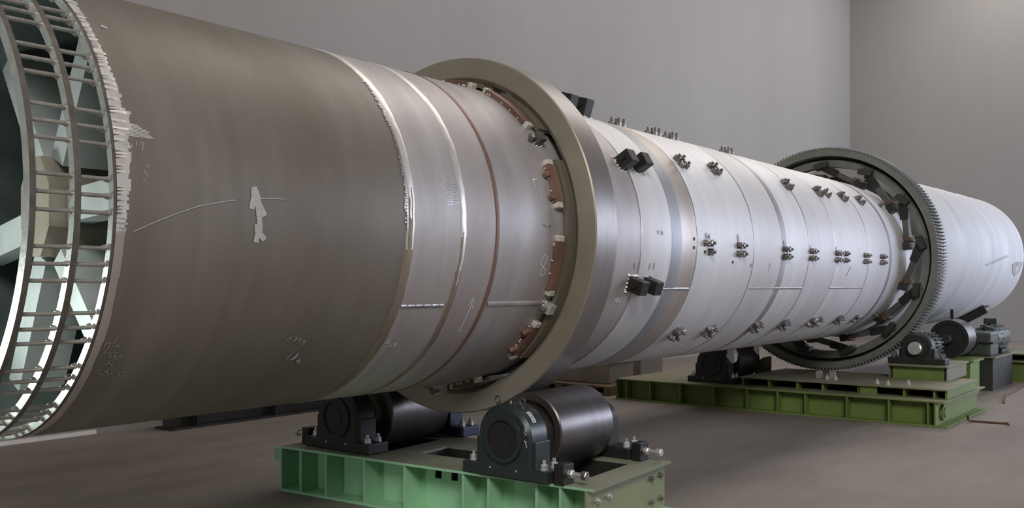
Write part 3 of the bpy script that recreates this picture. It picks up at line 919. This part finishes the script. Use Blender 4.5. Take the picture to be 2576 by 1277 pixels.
# ------------------------------------------------------------------ light green base frame (slightly turned)
def base_frame(cx, cy, rot, hx, y0, y1, z0, z1, mats, label, stiff, holes, inset=.17, tflange=.016, endbolts=True, windows=(), lug=False, skirt=.055):
    t = empty('base_frame', (cx, cy, z0), label, 'base frame', 'green steel base frames')
    Rm = Matrix.Translation((cx, cy, 0)) @ Matrix.Rotation(rot, 4, 'Z')
    mt_, mtop, mend = mats

    def bx(b, *a): return b.box(*a, mat=Rm)
    # top plate with holes (split into strips)
    xs = sorted({-hx, hx} | {h[0] for h in holes} | {h[1] for h in holes})
    ys = sorted({y0, y1} | {h[2] for h in holes} | {h[3] for h in holes})
    b = MB()
    for xa, xb in zip(xs[:-1], xs[1:]):
        for ya, yb in zip(ys[:-1], ys[1:]):
            mx, my = (xa+xb)/2, (ya+yb)/2
            if any(h[0] < mx < h[1] and h[2] < my < h[3] for h in holes): continue
            bx(b, xa, xb, ya, yb, z1-tflange, z1)
    b.build('top_plate', M[mtop], t)
    # plates added round the openings, coloured dark so the holes look shaded
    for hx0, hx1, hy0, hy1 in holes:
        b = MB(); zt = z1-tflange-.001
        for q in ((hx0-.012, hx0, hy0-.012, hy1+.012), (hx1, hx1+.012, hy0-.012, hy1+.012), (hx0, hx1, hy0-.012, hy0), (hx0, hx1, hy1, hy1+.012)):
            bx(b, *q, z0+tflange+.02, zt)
        b.build('hole_shade_plate', M['beam'], t)
    # narrow painted edge of the top flange
    b = MB(); bx(b, -hx-.003, -hx, y0, y1, z1-tflange, z1); b.build('flange_edge', M[mt_], t)
    b = MB(); bx(b, -hx, -hx+.30, y0-.02, y1, z0, z0+tflange); bx(b, hx-.30, hx, y0-.02, y1, z0, z0+tflange); bx(b, -hx+.30, hx-.30, y0-.02, y0+.16, z0, z0+tflange); b.build('bottom_flange', M[mt_], t)
    # webs
    for sx in (-1, 1):
        b = MB(); xw = sx*(hx-inset)
        segs = [(y0+skirt, y1)]
        if sx == -1 and windows:
            wz0, wz1 = windows[0][2], windows[0][3]
            edges = sorted([y0+skirt, y1]+[e for q in windows for e in q[:2]])
            bx(b, xw-.007, xw+.007, y0+skirt, y1, z0+tflange, wz0)
            bx(b, xw-.007, xw+.007, y0+skirt, y1, wz1, z1-tflange)
            for ea, eb in zip(edges[:-1], edges[1:]):
                if any(abs(ea-q[0]) < 1e-6 for q in windows): continue
                bx(b, xw-.007, xw+.007, ea, eb, wz0, wz1)
        else:
            bx(b, xw-.007, xw+.007, y0+skirt, y1, z0+tflange, z1-tflange)
        b.build('web', M[mt_], t)
    for yy in stiff:
        for sx in (-1, 1):
            xa, xb = sorted((sx*hx-sx*.004, sx*(hx-inset)+sx*.007))
            b = MB(); bx(b, xa, xb, yy-.007, yy+.007, z0+tflange, z1-tflange)
            b.build('stiffener', M[mt_], t)
    for yy, k in ((y0+skirt, -1), (y1-.007, 1)):
        b = MB(); bx(b, -hx+.0, hx-.0, yy-.008, yy+.008, z0+tflange, z1-tflange)
        b.build('end_plate', M[mend if k < 0 else mt_], t)
    if endbolts:
        for xx in (-hx+.10, -hx+.24, hx-.22, hx-.08):
            for zz in (z1-.085, z1-.235):
                p = Rm @ Vector((xx, y0+skirt-.008, zz))
                Mx = Matrix.Translation(p) @ Rm.to_3x3().to_4x4() @ Matrix.Rotation(PI/2, 4, 'X')
                b = MB(); b.hexnut(Mx, .034, 0, .020)
                b.cyl(Mx @ Vector((0, 0, .02)), Mx @ Vector((0, 0, .032)), .010, n=10)
                b.build('end_bolt', M['zinc'] if xx < 0 else M['bolt'], t)
    if lug:
        b = MB(); bx(b, -hx+.05, -hx+.07, y1, y1+.12, z1-.12, z1-.03); b.build('lifting_ear', M[mt_], t)
    return t


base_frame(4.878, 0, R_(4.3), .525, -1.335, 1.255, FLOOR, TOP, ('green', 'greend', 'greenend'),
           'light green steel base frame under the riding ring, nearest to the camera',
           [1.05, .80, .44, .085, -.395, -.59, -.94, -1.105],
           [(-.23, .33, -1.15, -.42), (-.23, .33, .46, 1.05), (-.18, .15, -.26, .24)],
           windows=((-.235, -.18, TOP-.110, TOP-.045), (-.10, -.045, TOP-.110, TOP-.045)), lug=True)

FT = -1.555
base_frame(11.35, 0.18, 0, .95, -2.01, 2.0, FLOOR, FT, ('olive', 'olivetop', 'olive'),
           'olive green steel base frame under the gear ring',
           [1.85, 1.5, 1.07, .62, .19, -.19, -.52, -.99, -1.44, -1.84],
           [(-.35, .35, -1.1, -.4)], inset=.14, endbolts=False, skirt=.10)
# lifting plate at its near corner
far = [o for o in bpy.data.objects if o.name.startswith('base_frame')][-1]
b = MB(); b.cyl((10.64, -1.74, -1.69), (10.64, -1.77, -1.69), .085, n=24); b.cyl((10.64, -1.76, -1.69), (10.64, -1.785, -1.69), .05, n=20)
b.build('lifting_ear', M['olive'], far)

# sub-frame with a plate on short feet
t = empty('machine_platform', (11.35, -.7, FT), 'flat olive platform on short feet on top of the olive base frame', 'platform', None)
b = MB(); b.box(10.62, 12.05, -1.80, .55, -1.466, -1.448); b.build('top_plate', M['olivetop'], t)
for yy in (.53, .20, -.15, -.45, -.86, -1.35, -1.66, -1.78):
    b = MB(); b.box(10.66, 12.0, yy-.012, yy+.012, FT, -1.466); b.build('foot', M['olive'], t)
b = MB(); b.box(11.25, 11.27, -1.78, .53, FT, -1.466); b.build('web', M['geardark'], t)
b = MB(); b.box(10.66, 10.68, -1.06, -.86, FT, -1.466); b.build('foot', M['olive'], t)
for yy, xx in ((-1.02, 10.80), (-1.16, 10.72), (-1.33, 10.9), (-.40, 10.95), (-.50, 10.95)):
    bolt_up(xx, yy, -1.448, t, 'zinc', .95)
for yy in (-.28, -.44):
    MB().bbox(10.98, 11.06, yy-.03, yy+.03, -1.448, -1.36, .006).build('lug', M['carton'], t)

# pinion stand: olive box, black bearing housing with a bright shaft end, pinion
PY, PZ, PB = -1.215, -1.085, -1.275
t = empty('pinion_pedestal', (12.0, PY, -1.448), 'olive pedestal box carrying the pinion bearing beside the gear ring', 'pedestal', None)
b = MB(); b.box(11.52, 12.55, -1.60, -.90, PB-.02, PB); b.build('top_plate', M['olivetop'], t)
b = MB(); b.box(11.60, 12.50, -1.54, -.96, -1.448, PB-.02); b.build('body', M['olive'], t)
for yy in (-1.58, -.94):
    b = MB(); b.box(11.56, 12.5, yy, yy+.015, -1.448, PB-.02); b.build('side_plate', M['olivetop'], t)
t = bearing(11.74, PY, PB, 'black pinion bearing with bright round shaft end right of the gear ring', 'darkcast2', -1, 'bolt', False, False, .19, .18)
b = MB(); b.cyl((11.57, PY, PZ), (11.64, PY, PZ), .078, n=32)
b.cyl((11.55, PY, PZ), (11.57, PY, PZ), .070, .078, n=32)
b.build('shaft_end', M['zinc'], t)['label'] = 'bright round shaft end'

t = empty('pinion', (12.05, PY, -1.27), 'dark toothed pinion meshing under the gear ring', 'gear', None)
b = MB(); N = 22
b.lathe([(11.92, .05), (11.92, .155), (12.2, .155), (12.2, .05)], n=44, closed=True, cy=PY, cz=PZ, smooth=False)
for i in range(N):
    a = 2*PI*i/N; vs = []
    for x in (11.92, 12.2):
        for da, r in ((-.07, .154), (-.035, .185), (.035, .185), (.07, .154)):
            vs.append((x, PY-r*math.cos(a+da), PZ+r*math.sin(a+da)))
    b.add(vs, [(0, 1, 2, 3), (4, 7, 6, 5), (0, 4, 5, 1), (1, 5, 6, 2), (2, 6, 7, 3)], False)
b.build('toothed_wheel', M['geardark'], t)
MB().cyl((11.86, PY, PZ), (12.6, PY, PZ), .05, n=20).build('shaft', M['geardark'], t)

# large wheel with bright rim behind the pinion, and the drive on its own frame
t = empty('flywheel', (13.9, -1.12, -1.34), 'dark wheel with a bright rim behind the pinion bearing', 'wheel', None)
b = MB(); b.lathe([(13.62, .05), (13.62, .20), (13.60, .20), (13.60, .252), (14.02, .258), (14.02, .05)], n=64, cy=-1.12, cz=-1.065, mats=[1, 1, 1, 0, 1])
b.build('rim', [M['roller'], M['darkcast2']], t)
MB().cyl((13.4, -1.12, -1.065), (14.25, -1.12, -1.065), .06, n=20).build('shaft', M['geardark'], t)
b = MB(); b.box(13.55, 14.1, -1.40, -.80, FLOOR, -1.345); b.box(13.5, 14.15, -1.45, -.75, -1.365, -1.340)
b.build('stand', M['olive'], t)

t = empty('electric_motor', (15.6, -1.32, -1.33), 'dark green finned drive motor behind the pale drum, at the right', 'motor', None)
cy_, cz_ = -1.30, -1.12
b = MB()
b.lathe([(15.05, .05), (15.05, .17), (15.12, .19), (15.75, .19), (15.85, .16), (15.85, .05)], n=40, cy=cy_, cz=cz_)
b.build('motor_body', M['motor'], t)
for k in range(18):
    a = 2*PI*k/18
    b = MB(); d = Vector((0, math.cos(a), math.sin(a))); s = Vector((0, -math.sin(a), math.cos(a)))*.006
    c = Vector((0, cy_, cz_))
    vs = [Vector((x, 0, 0))+c+d*r+q for x in (15.16, 15.72) for r in (.18, .215) for q in (-s, s)]
    b.add(vs, [(0, 1, 3, 2), (4, 6, 7, 5), (0, 4, 5, 1), (2, 3, 7, 6), (0, 2, 6, 4), (1, 5, 7, 3)], False)
    b.build('cooling_fin', M['motor'], t)
MB().bbox(15.3, 15.5, cy_-.09, cy_+.09, cz_+.20, cz_+.29, .01).build('terminal_box', M['motor'], t)
MB().bbox(15.2, 15.7, cy_-.18, cy_+.18, -1.34, -1.28, .01).build('foot', M['darkcast2'], t)
t = empty('gearbox', (14.75, -1.2, -1.33), 'dark ribbed gearbox between the bright-rimmed wheel and the motor', 'gearbox', None)
MB().bbox(14.45, 14.95, -1.48, -.9, -1.345, -1.0, .03).build('casing', M['motor'], t)
MB().bbox(14.42, 14.98, -1.51, -.87, -1.165, -1.135, .008).build('split_flange', M['darkcast2'], t)
b = MB(); b.cyl((14.32, -1.2, -1.12), (14.46, -1.2, -1.12), .13, n=32); b.build('bearing_cap', M['darkcast2'], t)
MB().cyl((14.94, -1.3, -1.12), (15.04, -1.3, -1.12), .07, n=20).build('coupling', M['spring'], t)
for yy in (-1.44, -.95):
    for xx in (14.5, 14.9): bolt_up(xx, yy, -1.135, t, 'zinc', .8, 'flange_bolt')
t = empty('motor_guard', (15.05, -.95, -1.33), 'black slanted guard with a pale top edge above the gearbox', 'guard', None)
b = MB(); Mg = Matrix.Translation((15.0, -1.05, -.78)) @ Matrix.Rotation(R_(-30), 4, 'X')
b.box(-.22, .22, -.30, .30, -.012, .0, mat=Mg); b.box(-.22, -.20, -.30, .30, -.12, .0, mat=Mg); b.build('cover', M['black'], t)
b = MB(); b.box(-.23, -.19, -.30, .30, .0, .018, mat=Mg); b.build('top_edge', M['carton'], t)
b = MB(); b.box(14.99, 15.03, -.86, -.82, -1.345, -.70); b.build('post', M['black'], t)
b = MB(); b.box(14.99, 15.03, -1.30, -1.27, -1.345, -.94); b.build('post', M['black'], t)
t = empty('machine_stand', (15.1, -1.2, FLOOR), 'low dark olive stand under the motor and gearbox', 'stand', None)
b = MB(); b.box(14.4, 15.9, -1.55, -.85, -1.365, -1.345); b.build('top_plate', M['olivetop'], t)
b = MB(); b.box(14.45, 15.85, -1.50, -.90, FLOOR, -1.365); b.build('body', M['geardark'], t)

# third base frame, at the right edge
t = empty('base_frame', (16.8, -2.2, FLOOR), 'olive base frame at the right edge of the view, far behind the gear ring', 'base frame', 'green steel base frames')
b = MB(); b.box(16.1, 17.6, -3.6, -1.06, -1.53, -1.51); b.build('top_plate', M['olivetop'], t)
b = MB(); b.box(16.2, 16.215, -3.6, -1.08, FLOOR+.02, -1.53); b.build('web', M['olive'], t)
b = MB(); b.box(16.1, 17.6, -3.6, -1.06, FLOOR, FLOOR+.02); b.build('bottom_flange', M['olive'], t)
b = MB(); b.box(16.12, 17.58, -1.09, -1.07, FLOOR+.02, -1.53); b.build('end_plate', M['olive'], t)
for yy in (-1.15, -1.30, -1.36, -2.4):
    b = MB(); b.box(16.3, 17.4, yy-.015, yy+.015, -1.51, -1.42); b.build('foot', M['olive'], t)
b = MB(); b.box(16.2, 17.5, -3.6, -1.06, -1.42, -1.40); b.build('upper_plate', M['olivetop'], t)
b = MB(); b.box(16.95, 16.97, -3.6, -1.1, -1.51, -1.42); b.build('upper_web', M['geardark'], t)

# far side of the olive frame: roller station in shade under the drum
bearing(10.75, .95, FT, 'black shaded bearing housing on the olive base frame under the pale drum', 'darkcast2', -1, 'zinc', False, True)
roller(11.0, 11.6, .95, -1.315, .235, 'shaded steel roller behind the black bearing on the olive frame', 10.8, 11.8)
t = empty('roller_guard', (11.95, .72, FT), 'pale olive rounded guard plate behind the shaded roller', 'guard', None)
b = MB(); vs = []
for x in (11.72, 11.75):
    vs += [(x, .62, FT), (x, .84, FT)]+[(x, .84-.22*(1-math.cos(a)), FT+.10+.18*math.sin(a)) for a in [PI/2*k/8 for k in range(9)]]
n = 11
b.add(vs, [list(range(n)), list(range(n, 2*n))]+[(i, (i+1) % n, n+(i+1) % n, n+i) for i in range(n)], False)
b.build('plate', M['olivetop'], t)

# adjusting blocks with a screw
def adjust(x, y, z, label, s=-1, long=True):
    t = empty('adjusting_block', (x, y, z), label, 'block', 'adjusting blocks with screws')
    MB().bbox(x-.055, x+.055, y-.035, y+.035, z, z+.12, .005).build('block', M['black'], t)
    b = MB(); b.cyl((x, y+s*.03, z+.065), (x, y+s*.15, z+.065), .014, n=14)
    Mx = Matrix.Translation((x, y+s*.036, z+.065)) @ Matrix.Rotation(PI/2 if s < 0 else -PI/2, 4, 'X')
    b.hexnut(Mx, .044, 0, .030)
    b.build('screw', M['zinc'], t)
    b = MB(); Mx = Matrix.Translation((x, y+s*.13, z+.065)) @ Matrix.Rotation(PI/2 if s < 0 else -PI/2, 4, 'X')
    b.hexnut(Mx, .046, 0, .034); b.build('screw_head', M['lightblock'] if long else M['bolt'], t)
    return t


adjust(4.475, -1.145, TOP, 'black adjusting block with a screw, at the near corner of the light green frame', -1, False)
adjust(5.40, -1.115, TOP, 'black adjusting block with a pale screw, behind the near support roller', -1)
adjust(4.475, 1.135, TOP, 'black adjusting block at the far left end of the light green frame', 1)

# ------------------------------------------------------------------ things on the floor behind
t = empty('steel_beam', (7.0, 4.45, FLOOR), 'long dark steel beam lying on the floor by the back wall, left', 'beam', None)
b = MB(); b.box(5.3, 9.6, 4.30, 4.62, FLOOR, FLOOR+.02); b.box(5.3, 9.6, 4.30, 4.62, FLOOR+.22, FLOOR+.24); b.box(5.3, 9.6, 4.45, 4.47, FLOOR+.02, FLOOR+.22)
b.build('profile', M['beam'], t)
for x in (5.6, 6.6, 7.6, 8.6):
    MB().box(x, x+.015, 4.31, 4.45, FLOOR+.02, FLOOR+.22).build('rib', M['beam'], t)


def crate(x0, x1, y0, y1, z0, z1, label, mat='carton', name='carton_box', cat='box'):
    t = empty(name, ((x0+x1)/2, (y0+y1)/2, z0), label, cat, 'pale cartons on the pallet')
    MB().bbox(x0, x1, y0, y1, z0, z1, .012).build('body', M[mat], t)
    MB().bbox(x0-.012, x1+.012, y0-.012, y1+.012, z1-.05, z1, .006).build('lid', M[mat], t)
    return t


t = empty('timber_pallet', (11.6, 3.1, FLOOR), 'brown timber pallet on the floor under two pale cartons', 'pallet', None)
for yy in (2.45, 2.85, 3.25, 3.65):
    MB().box(10.6, 12.75, yy-.05, yy+.05, FLOOR, FLOOR+.10).build('bearer', M['timber'], t)
for k in range(9):
    x = 10.62+k*.24
    MB().box(x, x+.18, 2.40, 3.70, FLOOR+.10, FLOOR+.125).build('board', M['timber'], t)
crate(10.9, 11.55, 2.6, 3.5, FLOOR+.125, -1.36, 'pale carton on the timber pallet, the one nearer the riding ring')
crate(11.75, 12.4, 2.6, 3.4, FLOOR+.125, -1.28, 'pale carton on the timber pallet, the one farther from the riding ring')
t = empty('steel_cabinet', (9.75, 3.4, FLOOR), 'small black steel cabinet on the floor left of the timber pallet', 'cabinet', None)
MB().bbox(9.5, 10.1, 3.1, 3.7, FLOOR, -1.35, .01).build('body', M['cabinet'], t)
MB().bbox(9.485, 9.50, 3.14, 3.66, FLOOR+.06, -1.39, .004).build('door', M['cabinet'], t)

t = empty('iron_rod', (11.2, -2.05, FLOOR), 'thin dark hooked rod lying on the floor by the olive frame corner', 'rod', None)
MB().tube([(10.95, -1.93, FLOOR+.09), (11.0, -1.92, FLOOR+.03), (11.05, -1.94, FLOOR+.012), (11.06, -2.1, FLOOR+.012), (11.08, -2.27, FLOOR+.012), (11.10, -2.30, FLOOR+.012), (11.0, -2.31, FLOOR+.012)], .012, 8).build('bar', M['rust'], t)
t = empty('cable', (14.3, -1.75, FLOOR), 'thin reddish cable on the floor between the two olive frames', 'cable', None)
MB().tube([(13.0, -1.90, FLOOR+.012), (13.9, -1.76, FLOOR+.012), (14.6, -1.76, FLOOR+.012), (15.4, -1.72, FLOOR+.012), (16.0, -1.66, FLOOR+.012)], .014, 8).build('strand', M['rust'], t)
# white rags hanging under the drum
for x, a, lab, s in ((9.45, -96, 'white rag hanging under the pale drum, the larger one', 1.0), (10.2, -98, 'small white rag hanging under the pale drum, nearer the gear ring', .75)):
    p = pt(x, a, 1.0)
    b = MB(); bm = bmesh.new(); bmesh.ops.create_icosphere(bm, subdivisions=3, radius=1); bm.verts.index_update()
    vs = []
    for v in bm.verts:
        c = v.co; k = 1+.18*math.sin(7*c.x+3*c.z)+.12*math.sin(9*c.y)
        vs.append(Vector((c.x*.045*k*s, c.y*.055*k*s, c.z*.085*s*(1+.2*math.sin(5*c.x)))) + p+Vector((0, 0, -.10*s)))
    b.add(vs, [[q.index for q in f.verts] for f in bm.faces], True); bm.free()
    o = b.build('rag', M['rag'], None, p)
    tag(o, lab, 'rag', 'white rags under the drum')
